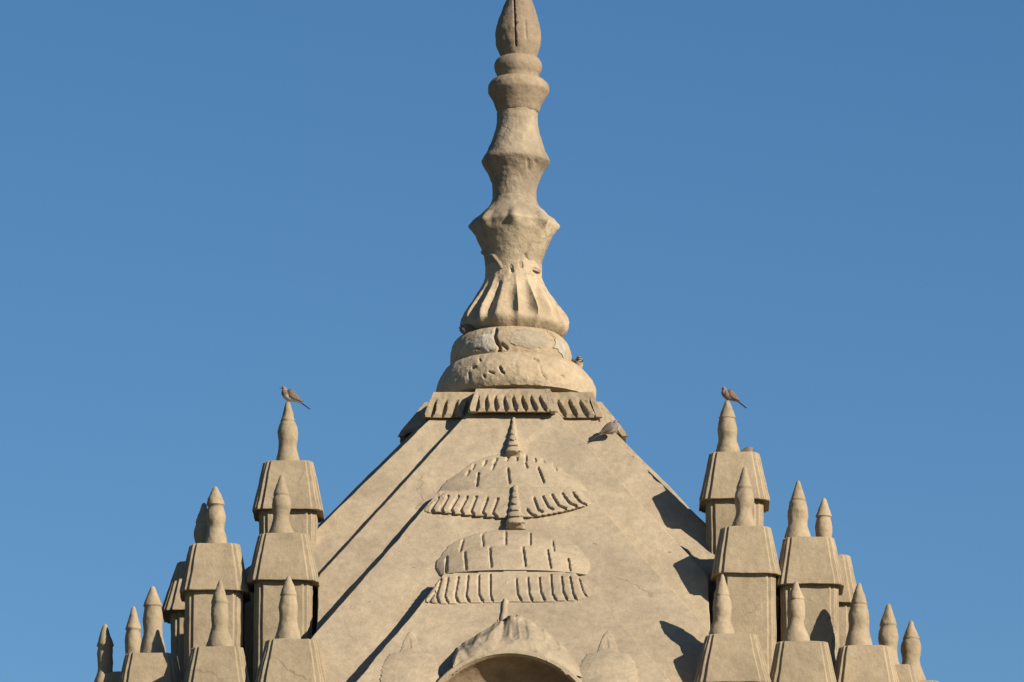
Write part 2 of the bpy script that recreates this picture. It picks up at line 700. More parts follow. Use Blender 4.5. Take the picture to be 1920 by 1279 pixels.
def crest(px, py):
    # leafy flame: outline is the band between the arch and a pointed gable
    top = interp([(846, 1246), (858, 1214), (872, 1204), (905, 1186), (930, 1168), (940, 1150), (946, 1092), (956, 1092), (966, 1150), (990, 1164), (1020, 1180), (1052, 1206), (1078, 1240), (1092, 1262)], px)
    if px < 850 or px > 1092 or py < top:
        return None
    cx, cy = 955, 1396 + 13
    r = math.hypot(px - cx, py - cy)
    if r < 174:
        return None
    e = py - top
    z = on_plane(px, py, offB)
    full = (z.y - YF) / RS                      # flush with the face of the arch
    h = lerp(full, 30, smooth(166, 238, r)) * (0.30 + 0.70 * smooth(0, 22, e))
    if px > 955:
        h *= lerp(1.0, 0.35, smooth(1000, 1085, px) * smooth(176, 200, r))
    # leaves: flutes fanning up from the arch
    a = math.degrees(math.atan2(px - cx, cy - py))
    fl = abs(math.sin(math.radians(a * 8.0 + 20)))
    h += 14 * (fl - 0.6) * smooth(178, 205, r) * (1 - smooth(990, 1080, px) * 0.6)
    for q in LEAVES:
        h -= groove(path_dist((px, py), q), 10.0, 5)
    h += 3 * nz((px, py, 0), 0.03, 31) + 2 * nz((px, py, 0), 0.09, 32)
    if px > 935 and px < 970 and py < 1168:
        d = abs(px - lerp(950, 943, (py - 1092) / 76)) / 8
        if py < 1160 and d >= 1:
            return None
        h = max(h * 0.15, 8 * (1 - d * d)) if d < 1 else h
    return max(h, 0.6)


niche = empty('arched_niche', W(on_plane(955, 1300, offB)), temple)
tag(niche, 'round arched niche with sooted brown vault under a leafy flame crest')
relief('crest', (844, 1088, 1096, 1270), offB, crest, niche, step=2.0)

rings = []
na = 72
DEEP = 84.0
for y, ri in ((YF + 4, RI + 9), (YF + 0.5, RI + 7), (YF - 0.5, RI + 1), (YF + 6, RI - 3)):
    rings.append([(pt.x + ri * math.cos(math.pi * j / na), y, ZC + ri * math.sin(math.pi * j / na)) for j in range(na + 1)])
v, f = loft(rings, False, False, closed=False)
obj('arch_rim', v, f, M_ROOF, niche, W((pt.x, YF, ZC + RI)), recalc=False)
rings = rings[-1:]
for k in range(1, 25):
    ph = math.pi / 2 * k / 24.5
    ri, y = (RI - 4) * math.cos(ph), YF + 3 + DEEP * math.sin(ph)
    ring = []
    for j in range(na + 1):
        a = math.pi * j / na
        q = (ri * math.cos(a), y, ri * math.sin(a))
        e = (2.2 * nz(q, 0.03, 9) + 1.2 * nz((q[0] * 0.3, q[1], q[2]), 0.12, 10)) * min(1, k / 4)
        ring.append((pt.x + q[0], y + e, ZC + q[2]))
    rings.append(ring)
v, f = loft(rings, False, False, closed=False)
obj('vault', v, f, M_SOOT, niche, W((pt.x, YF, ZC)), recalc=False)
# the hollow below the springing
lo = []
for zz in (ZC, ZC - 300):
    lo.append([(pt.x + (RI - 4) * math.cos(math.pi * j / na), YF + 3 + DEEP * math.sin(math.pi * j / na), zz) for j in range(na + 1)])
v, f = loft(lo, False, False, closed=False)
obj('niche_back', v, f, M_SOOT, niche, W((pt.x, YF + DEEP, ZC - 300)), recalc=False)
# outer shell of the barrel
rings = []
for (y, ri) in ((YF + 4, RI + 7), (YF + 40, RI + 8), (YF + 240, RI + 8)):
    rings.append([(pt.x + (ri + 1.5 * nz((math.cos(math.pi * j / na) * 60, y, 3), 0.03, 9)) * math.cos(math.pi * j / na), y, ZC + ri * math.sin(math.pi * j / na)) for j in range(na + 1)])
v, f = loft(rings, False, False, closed=False)
obj('arch_hood', v, f, M_ROOF, niche, W((pt.x, YF, ZC + RI)), recalc=False)
for s in (-1, 1):
    x0, x1 = pt.x + s * (RI - 6), pt.x + s * (RI + 8)
    ring = lambda zz: [(x0, YF - 3, zz), (x1, YF, zz), (x1, YF + 240, zz), (x0, YF + 236, zz)]
    v, f = loft([ring(ZC), ring(ZC - 300)])
    obj('niche_jamb', v, f, M_ROOF, niche, W((x0, YF, ZC - 300)), bevel=0.006)


# --- small turned finials in relief on the lower slab, each side of the niche
def relief_finial(cx, parent):
    def f(px, py):
        y = py
        tab = [(1184, 3), (1190, 9), (1200, 14), (1216, 19), (1222, 22), (1225, 40), (1240, 50), (1258, 56), (1330, 64)]
        if y < 1184:
            return None
        w = interp(tab, y)
        if y > 1244:
            s = (y - 1244 + 0.004 * (px - cx) ** 2) / 9.0
            fr = s - math.floor(s)
            w += 4.5 * (fr - 0.5)
        d = abs(px - cx) / w
        if d >= 1:
            return None
        h = 0.15 * w * (1 - d * d)
        if 1196 < y < 1218:
            h -= groove(path_dist((px, py), ((cx - 9, 1200), (cx - 6, 1214))), 3, 5) + groove(path_dist((px, py), ((cx - 3, 1198), (cx - 1, 1215))), 3, 5)
        return max(h, 0.3)
    return relief('relief_finial', (cx - 72, 1182, cx + 72, 1330), (lambda z: offB(z) if abs(cx - 962) < 120 else offB(z)), f, parent, step=2.0)


tag(relief_finial(770, temple), 'worn relief finial with rings left of the niche')
tag(relief_finial(1140, temple), 'worn relief finial with rings right of the niche')

# ------------------------------------------------------------------ cornice with gouged fringe
zt, zbm = -134.0, -184.0
pt_top = redent(174, 147, 68, 164, 70)
pt_bot = redent(212, 165, 82, 214, 80)
cornice = empty('cornice', W((AX, 0, zbm)), temple)
rim_top = [(AX + x, y) for x, y in pt_top]
rim_bot = [(AX + x, y) for x, y in pt_bot]
m = len(rim_top)


def fringe_band(i):
    a0, b0 = rim_top[i], rim_top[(i + 1) % m]
    a1, b1 = rim_bot[i], rim_bot[(i + 1) % m]
    L = math.dist(a1, b1)
    nx = max(6, int(L / 1.7))
    ny = 26
    nsl = max(1, round(L / 18.5))
    za, zb_ = [zbm - (16 if max(abs(q[0] - AX), q[1]) > 185 else 0) for q in (a1, b1)]
    d = Vector((b1[0] - a1[0], b1[1] - a1[1], 0)).normalized()
    nrm = Vector((d.y, -d.x, 0.35)).normalized()
    c = Vector(((a1[0] + b1[0]) / 2 - AX, (a1[1] + b1[1]) / 2, 0))
    if nrm.dot(c) < 0:
        nrm = -nrm
        nrm.z = abs(nrm.z)
    rings = []
    deep = 9
    for r in range(ny + 1):
        t = r / ny
        ring = []
        for j in range(nx + 1):
            u = j / nx
            z = lerp(zt, lerp(za, zb_, u), t)
            p = Vector((lerp(lerp(a0[0], b0[0], u), lerp(a1[0], b1[0], u), t), lerp(lerp(a0[1], b0[1], u), lerp(a1[1], b1[1], u), t), z))
            h = 0
            if L > 60:
                s = u * nsl + 0.0
                lean = 0.30 * smooth(0.35, 1.0, t) * (1 if i % 5 == 4 else 0.6)
                q = abs((s - lean + 0.5) - round(s - lean + 0.5 - 0.5) - 0.5)
                q = abs(((s - lean) % 1.0) - 0.5)       # 0 at the groove
                dd = q * L / nsl
                edge = min(u, 1 - u) * L
                if t > 0.25 and edge > 5 and t < 0.97:
                    wdt = lerp(2.0, 4.7, smooth(0.3, 0.85, t)) * (1 - 0.9 * smooth(0.86, 0.97, t))
                    h -= groove(dd, wdt + 1.2, 11 * smooth(0.25, 0.5, t))
            h += 1.6 * nz(p, 0.05, 11) + 0.8 * nz(p, 0.15, 12) - 4.0 * smooth(0.88, 1, t)
            ring.append(tuple(p + nrm * h))
        rings.append(ring)
    back = []
    for ring in (rings[0], rings[-1]):
        back.append([tuple(Vector(q) - Vector((nrm.x, nrm.y, 0)) * deep) for q in ring])
    rings = [back[0]] + rings + [back[1]]
    v, f = loft(rings, False, False, closed=False)
    n = nx + 1
    R = len(rings)
    f.append(tuple(r * n for r in range(R)))
    f.append(tuple(r * n + n - 1 for r in range(R))[::-1])
    o = obj('fringe_band', v, f, M_TURRET if L > 60 else M_ROOF, cornice, W(((a1[0] + b1[0]) / 2, (a1[1] + b1[1]) / 2, zbm)))
    o.data.set_sharp_from_angle(angle=math.radians(55))
    return o


for i in range(m):
    fringe_band(i)
# the bed that fills the cornice and carries the rings
bed = []
for zz, k in ((zt - 1.5, 0.985), (zbm + 6, 1.0)):
    src = rim_top if zz > -150 else rim_bot
    bed.append([(AX + (x - AX) * k * 0.92, y * k * 0.92, zz) for x, y in src])
obj('bed_slab', *loft(bed), M_ROOF, cornice, W((AX, 0, zbm)))

# ------------------------------------------------------------------ spire, turned in tiers
spire = empty('spire', survey(962, 745, 0) * S + Vector((0, 0, Z0)), temple)
tag(spire, 'tall ringed plaster spire above the cornice')


def lathe(name, prof, mat, seg, modf=None, carve=(), rough=1.0, seed=0, parent=None, closed_top=True):
    """prof: (drawing height, half width, centre) rows from top to bottom"""
    rows = []
    for a, b in zip(prof, prof[1:]):
        k = max(1, int(abs(b[0] - a[0]) / 2.0))
        for i in range(k):
            t = i / k
            rows.append(tuple(lerp(a[c], b[c], t) for c in range(3)))
    rows.append(prof[-1])
    # soften the turned profile a little
    sm = []
    for i in range(len(rows)):
        lo, hi = max(0, i - 1), min(len(rows) - 1, i + 1)
        sm.append((rows[i][0], (rows[lo][1] + 2 * rows[i][1] + rows[hi][1]) / 4, rows[i][2]))
    rings = []
    for (py, hw, cx) in sm:
        c = survey(cx, py, 0)
        e = survey(cx + hw, py, 0)
        R = e.x - c.x
        ring = []
        for j in range(seg):
            a = 2 * math.pi * j / seg
            r = R
            if modf:
                r *= modf(py, a)
            ca, sa = math.cos(a), math.sin(a)
            p = Vector((c.x + r * ca, r * sa, c.z))
            r += rough * (1.3 * nz(p, 0.022, seed) + 0.8 * nz(p, 0.075, seed + 1) + 0.5 * nz(p, 0.2, seed + 2))
            p = Vector((c.x + r * ca, r * sa, c.z))
            if sa < 0.1 and carve:
                q = drawing(p)
                for pts, wid, dep in carve:
                    r -= groove(path_dist(q, pts), wid, dep)
                p = Vector((c.x + r * ca, r * sa, c.z))
            ring.append(tuple(p))
        rings.append(ring)
    o = obj(name, *loft(rings), mat, parent or spire, W(survey(prof[-1][2], prof[-1][0], 0)))
    o.data.set_sharp_from_angle(angle=math.radians(70))
    return o


lathe('bud', [(-62, 3, 973), (-40, 7, 973), (-20, 13, 973), (-4, 20, 973), (2, 24, 973), (14, 29, 972.5), (30, 35, 972), (46, 40, 972), (62, 43, 971), (85, 42, 971), (100, 36.5, 972), (110, 33, 972), (113, 33, 972)],
      M_DARK, 180, carve=[(((963, -10), (965, 30), (967, 84)), 2.2, 7), (((985, 40), (987, 70)), 3, 2)], seed=20)
lathe('ring_moulding', [(109, 32, 972), (110, 37, 972), (115, 42, 971), (122, 45, 971), (128, 45.5, 971), (136, 43, 971), (142, 39.5, 971), (150, 38.5, 971), (153, 38, 971)], M_DARK, 120, seed=24)
lathe('collar', [(148.5, 36, 971), (149.5, 46, 971), (152, 49.5, 971), (161, 57.5, 972), (173, 58, 972), (180, 53.5, 972), (190, 47.5, 972), (200, 42.5, 971), (208, 39.5, 971), (212, 37, 971)],
      M_DARK, 140, seed=28)
lathe('baluster', [(203, 36, 971), (206, 38.5, 971), (216, 37.6, 970), (230, 38, 970), (242, 39.8, 970), (255, 43.5, 969), (267, 47.5, 969), (278, 52, 968), (289, 56, 968), (297, 61, 967), (302, 64, 967), (306, 63.5, 967), (314, 58, 966.5), (322, 52.5, 966),
                   (332, 47.5, 966), (345, 43, 966), (358, 40.8, 965), (372, 41, 965), (378, 41, 965)], M_CUP, 150, rough=1.1,
      carve=[(((928, 296), (945, 306)), 5, 3), (((990, 300), (992, 318)), 4, 3), (((1003, 300), (1006, 306)), 3, 3)], seed=32)


def lumps(py, a):
    k = 0.0
    if 384 < py < 446:
        c = max(0.0, math.cos(8 * (a + math.pi / 2)))
        k = 0.125 * (c ** 1.8 - 0.5) * smooth(398, 416, py) * (1 - smooth(426, 446, py))
    return 1 + k


def petals(py, a):
    n = 18
    am = 0.18 * smooth(512, 590, py) * (1 - 0.8 * smooth(596, 618, py))
    wv = 1 - abs(math.sin(n * (a + 0.1 + 0.05 * math.sin(2 * a)) / 2)) ** 0.75
    skew = 0.35 * math.sin(a * 5 + 1.0) + 0.2 * math.sin(a * 11)
    hem = smooth(560, 612, py) * (0.02 * math.sin(3 * a + 0.6) + 0.02 * math.sin(7 * a + 2) + 0.012 * math.sin(13 * a))
    return 1 + hem + am * (wv - 0.5) * (1 + skew)


lathe('lotus_cup', [(370, 39, 965), (374, 41.5, 964.5), (385, 45, 964), (394, 52, 964), (403, 62, 964), (411, 71, 964), (418, 76, 964), (423, 81, 964), (427, 81, 964), (432, 77.5, 964), (440, 73.5, 964), (450, 69, 964), (460, 64.5, 964), (470, 60.5, 964), (480, 57, 964), (492, 54.2, 963), (506, 52.5, 963), (515, 51, 963)],
      M_CUP, 180, modf=lumps, carve=[(((905, 474), (925, 480), (938, 497), (945, 512)), 4, -4), (((985, 478), (988, 492)), 4, 3)], seed=36)
lathe('lotus_bell', [(494, 50, 963), (500, 53, 963), (510, 52.8, 963), (522, 53.5, 963), (535, 58, 963), (548, 64.5, 963), (560, 71.5, 963), (572, 78.5, 963), (584, 86, 963), (596, 93, 963), (606, 98, 963), (614, 100.5, 963), (621, 98.5, 963), (628, 92, 963), (634, 85, 963), (638, 78, 963)],
      M_PALE, 220, modf=petals, rough=1.1, carve=[(((1003, 506), (1011, 512)), 5, 8), (((958, 500), (960, 508)), 4, 5), (((976, 492), (978, 500)), 4, 5), (((938, 530), (930, 556)), 4, 3)], seed=40)
HOLES1 = [(((930, 619), (927, 630), (931, 642), (937, 651), (934, 662)), 4.2, 10), (((941, 645), (950, 653)), 3.6, 7), (((1030, 624), (1040, 634)), 4, 7), (((1035, 640), (1036, 655)), 3, 3), (((903, 640), (896, 652)), 4, 4)]
lathe('base_ring', [(630, 70, 959), (632, 90, 959), (637, 98, 958), (644, 105, 957.5), (653, 110, 957), (663, 113, 957), (673, 114, 957), (682, 113, 957), (690, 110, 957.5), (696, 106, 958), (700, 96, 958)], M_PALE, 380, carve=HOLES1, rough=1.2, seed=44)
HOLES2 = [(((937, 689), (940, 695)), 3.6, 9), (((941, 697), (945, 700)), 2.4, 6), (((917, 697), (925, 700)), 2.2, 5), (((886, 690), (892, 687)), 2.6, 6), (((899, 674), (900, 676)), 2.6, 6), (((880, 700), (880, 708)), 2.4, 4), (((1001, 674), (1008, 677)), 4, 5),
          (((1012, 684), (1016, 700), (1024, 712), (1018, 722)), 1.7, 2.5), (((1054, 705), (1057, 707)), 3.4, 4), (((906, 704), (908, 706)), 3, 4)]
lathe('base_ring', [(680, 80, 962), (684, 108, 962), (690, 120, 963), (697, 129, 964), (706, 137, 965), (716, 144, 966), (728, 149, 967), (738, 151, 967), (747, 151, 967), (756, 148, 967)], M_PALE, 440, carve=HOLES2, rough=1.3, seed=48)

# repair patches on the upper ring
RING1 = [(632, 90), (637, 98), (644, 105), (653, 110), (663, 113), (673, 114), (682, 113)]


def patch(name, outline, mat, thick, label):
    """a thin trowelled repair lying on the ring, outline in drawing coordinates"""
    xs = [p[0] for p in outline]
    ys = [p[1] for p in outline]
    c = (sum(xs) / len(xs), sum(ys) / len(ys))

    def surf(px, py, lift):
        # find the point of the ring's surface that projects there
        best = None
        y = -90.0
        for _ in range(40):
            p = survey(px, py, y)
            # height -> drawing height on the axis plane -> radius
            ay = drawing((AX, 0, p.z))[1]
            R = interp(RING1, ay) + lift
            cxx = survey(957.5, ay, 0).x
            dx = p.x - cxx
            yy = -math.sqrt(max(R * R - dx * dx, 1))
            y = lerp(y, yy, 0.5)
        return survey(px, py, y)
    out = subdiv_loop(outline, 2.5)
    random.seed(len(name) + int(xs[0]))
    out = [(x + 4 * nz((x, y, 0), 0.11, 61) + random.uniform(-1, 1), y + 3.5 * nz((x, y, 0), 0.13, 62) + random.uniform(-1, 1)) for x, y in out]
    verts, faces = [], []
    n = len(out)
    levels = [(1.0, -2), (0.97, thick), (0.7, thick + 0.6), (0.35, thick + 0.6)]
    for k, lift in levels:
        for x, y in out:
            verts.append(W(surf(lerp(c[0], x, k), lerp(c[1], y, k), lift + 0.5 * nz((x * k, y * k, lift), 0.2, 3))))
    verts.append(W(surf(c[0], c[1], thick + 0.6)))
    for i in range(len(levels) - 1):
        for j in range(n):
            q = (j + 1) % n
            faces.append((i * n + j, i * n + q, (i + 1) * n + q, (i + 1) * n + j))
    b = (len(levels) - 1) * n
    for j in range(n):
        faces.append((b + j, b + (j + 1) % n, len(verts) - 1))
    o = obj(name, verts, faces, mat, spire, W(surf(c[0], c[1], 0)), recalc=True)
    tag(o, label)
    return o


patch('cement_patch', [(960, 620), (990, 617), (1024, 623), (1028, 640), (1022, 651), (1000, 654), (962, 648), (954, 640)], M_CEMENT, 0.5, 'rough grey cement patch on the front of the upper ring')
patch('lime_patch', [(884, 636), (905, 628), (926, 622), (925, 636), (930, 654), (916, 660), (902, 652), (890, 655), (878, 648)], M_LIME, 0.8, 'flaking white lime patch on the left of the upper ring')
patch('lime_patch', [(1042, 634), (1056, 644), (1064, 662), (1058, 672), (1048, 660), (1040, 648)], M_LIME, 0.7, 'pale lime patch on the right of the upper ring')

# ------------------------------------------------------------------ turrets
CAPQ = [(0.70, -1.0), (0.70, -0.92), (0.85, -0.92), (0.85, -0.85), (0.92, -0.85), (0.92, -0.70), (1.0, -0.70)]


def cap_plan(h):
    q = []
    for k in range(4):
        c, s = (1, 0, -1, 0)[k], (0, 1, 0, -1)[k]
        for x, y in CAPQ:
            q.append((x * c - y * s, x * s + y * c))
    pts = []
    for a, b in zip(q, q[1:] + q[:1]):
        k = max(1, round(math.dist(a, b) * 6))
        for i in range(k):
            pts.append((lerp(a[0], b[0], i / k) * h, lerp(a[1], b[1], i / k) * h))
    return pts


FIN = [(0, 1.0, 0), (0.006, 2.4, 0), (0.03, 4.4, 0), (0.10, 7.2, 0), (0.20, 11.8, 0), (0.28, 15.0, 0), (0.305, 15.8, 0), (0.315, 14.6, 0), (0.33, 14.6, 0), (0.40, 16.6, 0), (0.48, 18.0, 0), (0.56, 17.2, 0), (0.64, 15.8, 0),
       (0.70, 16.2, 0), (0.78, 19.2, 0), (0.87, 22.6, 0), (0.94, 24.4, 0), (1.0, 25.0, 0)]


def turret(fin_x, tip, base, cap_x, y, label, eave=91, htop=47, hbot=66, post_z=None, fat=1.0, rim=1.0, seed=1, bend=0.0):
    random.seed(seed)
    c = survey(cap_x, base, y)
    zc = c.z
    t = empty('turret', W((c.x, y, zc)), temple)
    tag(t, label)
    ch = (survey(cap_x, base, y) - survey(cap_x, base + eave, y - hbot + htop)).z
    sc = 0.955
    htop *= sc
    hbot *= sc
    rot = math.radians(random.uniform(-1.2, 1.2))
    cr, sr = math.cos(rot), math.sin(rot)

    def ring(h, z, st=12):
        pl = cap_plan(h)
        out = []
        for x, yy in pl:
            p = Vector((c.x + x * cr - yy * sr, y + x * sr + yy * cr, z))
            d = Vector((x, yy, 0)).normalized()
            p += d * (1.3 * nz(p, 0.02, seed) + 0.9 * nz(p, 0.08, seed + 3) - 2.5 * max(0, nz(p, 0.055, seed + 7) - 0.42))
            p.z += 1.3 * nz(p, 0.045, seed + 5)
            out.append(tuple(p))
        return out
    # sloping cap with a flat lip
    rr = []
    for k in range(9):
        u = k / 8
        rr.append(ring(lerp(htop, hbot, u ** 0.96), lerp(zc, zc - ch + 5, u)))
    rr.append(ring(hbot + 0.4, zc - ch))
    rr.append(ring(hbot - 10, zc - ch + 1.5))
    obj('cap', *loft(rr), M_TURRET, t, W((c.x, y, zc - ch)), bevel=0.007)
    # post
    hp = 54 * sc
    zlow = post_z if post_z is not None else -872
    rr = []
    zz = zc - ch + 3
    while zz > zlow:
        rr.append(ring(hp, zz))
        zz -= 14
    rr.append(ring(hp, zlow))
    obj('post', *loft(rr), M_TURRET, t, W((c.x, y, zlow)), bevel=0.007)
    # turned finial
    f0 = survey(fin_x, base, y)
    f1 = survey(fin_x + bend, tip, y)
    H = f1.z - f0.z + 3
    rings = []
    seg = 40
    prof = []
    for a, b in zip(FIN, FIN[1:]):
        k = max(1, int((b[0] - a[0]) * 40))
        for i in range(k):
            prof.append((lerp(a[0], b[0], i / k), lerp(a[1], b[1], i / k)))
    prof.append(FIN[-1][:2])
    wob = random.uniform(-0.035, 0.035)
    lean = random.uniform(-1.6, 1.6)
    bulge = random.uniform(0.02, 0.09)
    waist = random.uniform(-0.05, 0.05)
    f1.x += lean
    for u, r in prof:
        s2 = u + wob * math.sin(u * math.pi)
        rad = r * sc * (rim if u < 0.32 else fat)
        if u > 0.33:
            rad *= 1 + bulge * math.sin(u * 9 + seed) + waist * math.exp(-((u - 0.66) / 0.08) ** 2)
        cx = lerp(f1.x, f0.x, u)
        zz = f0.z - 3 + H * (1 - s2)
        rg = []
        for j in range(seg):
            a = 2 * math.pi * j / seg
            p = Vector((cx + rad * math.cos(a), y + rad * math.sin(a), zz))
            e = 1.5 * nz(p, 0.045, seed) + 0.8 * nz(p, 0.15, seed + 1) - 2.2 * max(0, nz(p, 0.09, seed + 2) - 0.35)
            e *= min(1, rad / 6)
            rg.append((cx + (rad + e) * math.cos(a), y + (rad + e) * math.sin(a), zz))
        rings.append(rg)
    o = obj('finial', *loft(rings), M_TURRET, t, W((f0.x, y, f0.z)))
    o.data.set_sharp_from_angle(angle=math.radians(60))
    return t


TY1, TY2, TY3 = -350, -495, -715
TB, TC, TD, TE, TF, TG = -478, -340, -690, -581, -475, -432
turret(540, 752, 873, 542, TY1, 'topmost left turret, with a dove on its finial', seed=3, fat=1.02, rim=0.92)
turret(527, 890, 1009, 533, TY2, 'left turret standing before the topmost left one', seed=5, eave=88, fat=1.0, rim=0.96)
turret(540, 1080, 1207, 548, TY3, 'lowest left turret of the inner column', seed=7, rim=1.0, bend=1)
turret(405, 912, 1028, 404, TB, 'outer left turret with a second finial close behind it', seed=9, eave=88, rim=1.1, fat=1.0, hbot=64)
turret(381, 943, 1061, 377, -222, 'shaded left turret half hidden behind its neighbour', seed=11, hbot=72, htop=44, rim=1.0)
turret(412, 1088, 1221, 409, TD, 'low left turret between two taller posts', seed=13, rim=1.0, hbot=64)
turret(286, 1099, 1233, 284, TE, 'low outer left turret of the outer row', seed=15, rim=1.1, fat=1.05, hbot=64)
turret(249, 1137, 1268, 247, TF, 'slim low left turret, second from the outer end', seed=17, rim=0.95, fat=0.86)
turret(197, 1170, 1294, 194, TG, 'outermost left turret, partly in shadow', seed=19, rim=1.0, fat=0.9)
turret(1365, 750, 857, 1376, TY1, 'topmost right turret, with a dove on its finial', seed=21, eave=88, rim=1.0, fat=1.05, bend=-2)
turret(1395, 875, 996, 1397, TY2, 'right turret standing before the topmost right one', seed=23, eave=88, rim=0.95, hbot=63)
turret(1353, 1077, 1197, 1371, TY3, 'lowest right turret of the inner column', seed=25, rim=0.95, hbot=70)
turret(1495, 901, 1016, 1515, TB, 'outer right turret with a stout finial', seed=27, eave=88, rim=0.9, fat=1.08, hbot=64)
turret(1544, 934, 1049, 1546, TC, 'right turret half hidden behind its stout neighbour', seed=29, eave=90, rim=1.0, fat=0.9, hbot=64)
turret(1493, 1090, 1211, 1503, TD, 'low right turret between two taller posts', seed=31, rim=0.95, hbot=64)
turret(1610, 1093, 1219, 1620, TE, 'low outer right turret of the outer row', seed=33, rim=1.0, fat=1.1)
turret(1665, 1132, 1255, 1668, TF, 'low right turret, second from the outer end', seed=35, rim=1.05, fat=1.0)
turret(1708, 1164, 1284, 1712, TG, 'outermost right turret', seed=37, rim=1.05, fat=1.12)

# ------------------------------------------------------------------ body of the tower below
rings = []
for zz, k in ((-868, 1.02), (-884, 1.02), (-888, 1.0), (-930, 1.0), (-940, 1.06), (-990, 1.06), (-1000, 1.0), (-1900, 1.0), (-1915, 1.04), (-1990, 1.04), (-2000, 1.0), (-3150, 1.0), (-3165, 1.05), (-Z0 / S - 5, 1.05)):
    rings.append([(AX + x * k, y * k, zz) for x, y in redent(960, 800, 420)])
obj('wall', *loft(rings), M_ROOF, temple, (0, 0, 0), bevel=0.02)

# ------------------------------------------------------------------ birds
DOVE_GROUP = 'doves perched on the temple'


def tube(path, seg=14, squash_bottom=1.0):
    """path rows: (x, z, ry, rz) along the bird's length in metres"""
    verts, faces = [], []
    n = len(path)
    for i, (x, z, ry, rz) in enumerate(path):
        i0, i1 = max(0, i - 1), min(n - 1, i + 1)
        tx, tz = path[i1][0] - path[i0][0], path[i1][1] - path[i0][1]
        L = math.hypot(tx, tz) or 1
        nx, nzv = -tz / L, tx / L
        if nzv < 0:
            nx, nzv = -nx, -nzv
        for j in range(seg):
            a = 2 * math.pi * j / seg
            cy, cz = ry * math.cos(a), rz * math.sin(a)
            verts.append(Vector((x + nx * cz, cy, z + nzv * cz)))
    for i in range(n - 1):
        for j in range(seg):
            k = (j + 1) % seg
            faces.append((i * seg + j, i * seg + k, (i + 1) * seg + k, (i + 1) * seg + j))
    faces.append(tuple(range(seg))[::-1])
    faces.append(tuple((n - 1) * seg + j for j in range(seg)))
    return verts, faces


def spline_rows(rows, k=5):
    out = []
    n = len(rows)
    for i in range(n - 1):
        p0, p1, p2, p3 = rows[max(0, i - 1)], rows[i], rows[i + 1], rows[min(n - 1, i + 2)]
        for s in range(k):
            t = s / k
            out.append(tuple(0.5 * ((2 * b) + (-a + c) * t + (2 * a - 5 * b + 4 * c - d) * t * t + (-a + 3 * b - 3 * c + d) * t ** 3) for a, b, c, d in zip(p0, p1, p2, p3)))
    out.append(rows[-1])
    return out


# body: crown of the head forward (+x), tail coverts back; origin above the feet
BODY = [(0.081, 0.050, 0.002, 0.002), (0.077, 0.052, 0.010, 0.011), (0.068, 0.055, 0.015, 0.017), (0.058, 0.050, 0.017, 0.020), (0.048, 0.038, 0.021, 0.025), (0.034, 0.020, 0.030, 0.035), (0.012, 0.006, 0.038, 0.042),
        (-0.014, -0.002, 0.038, 0.040), (-0.040, -0.010, 0.031, 0.031), (-0.064, -0.020, 0.021, 0.020), (-0.086, -0.031, 0.012, 0.010), (-0.100, -0.038, 0.007, 0.005)]


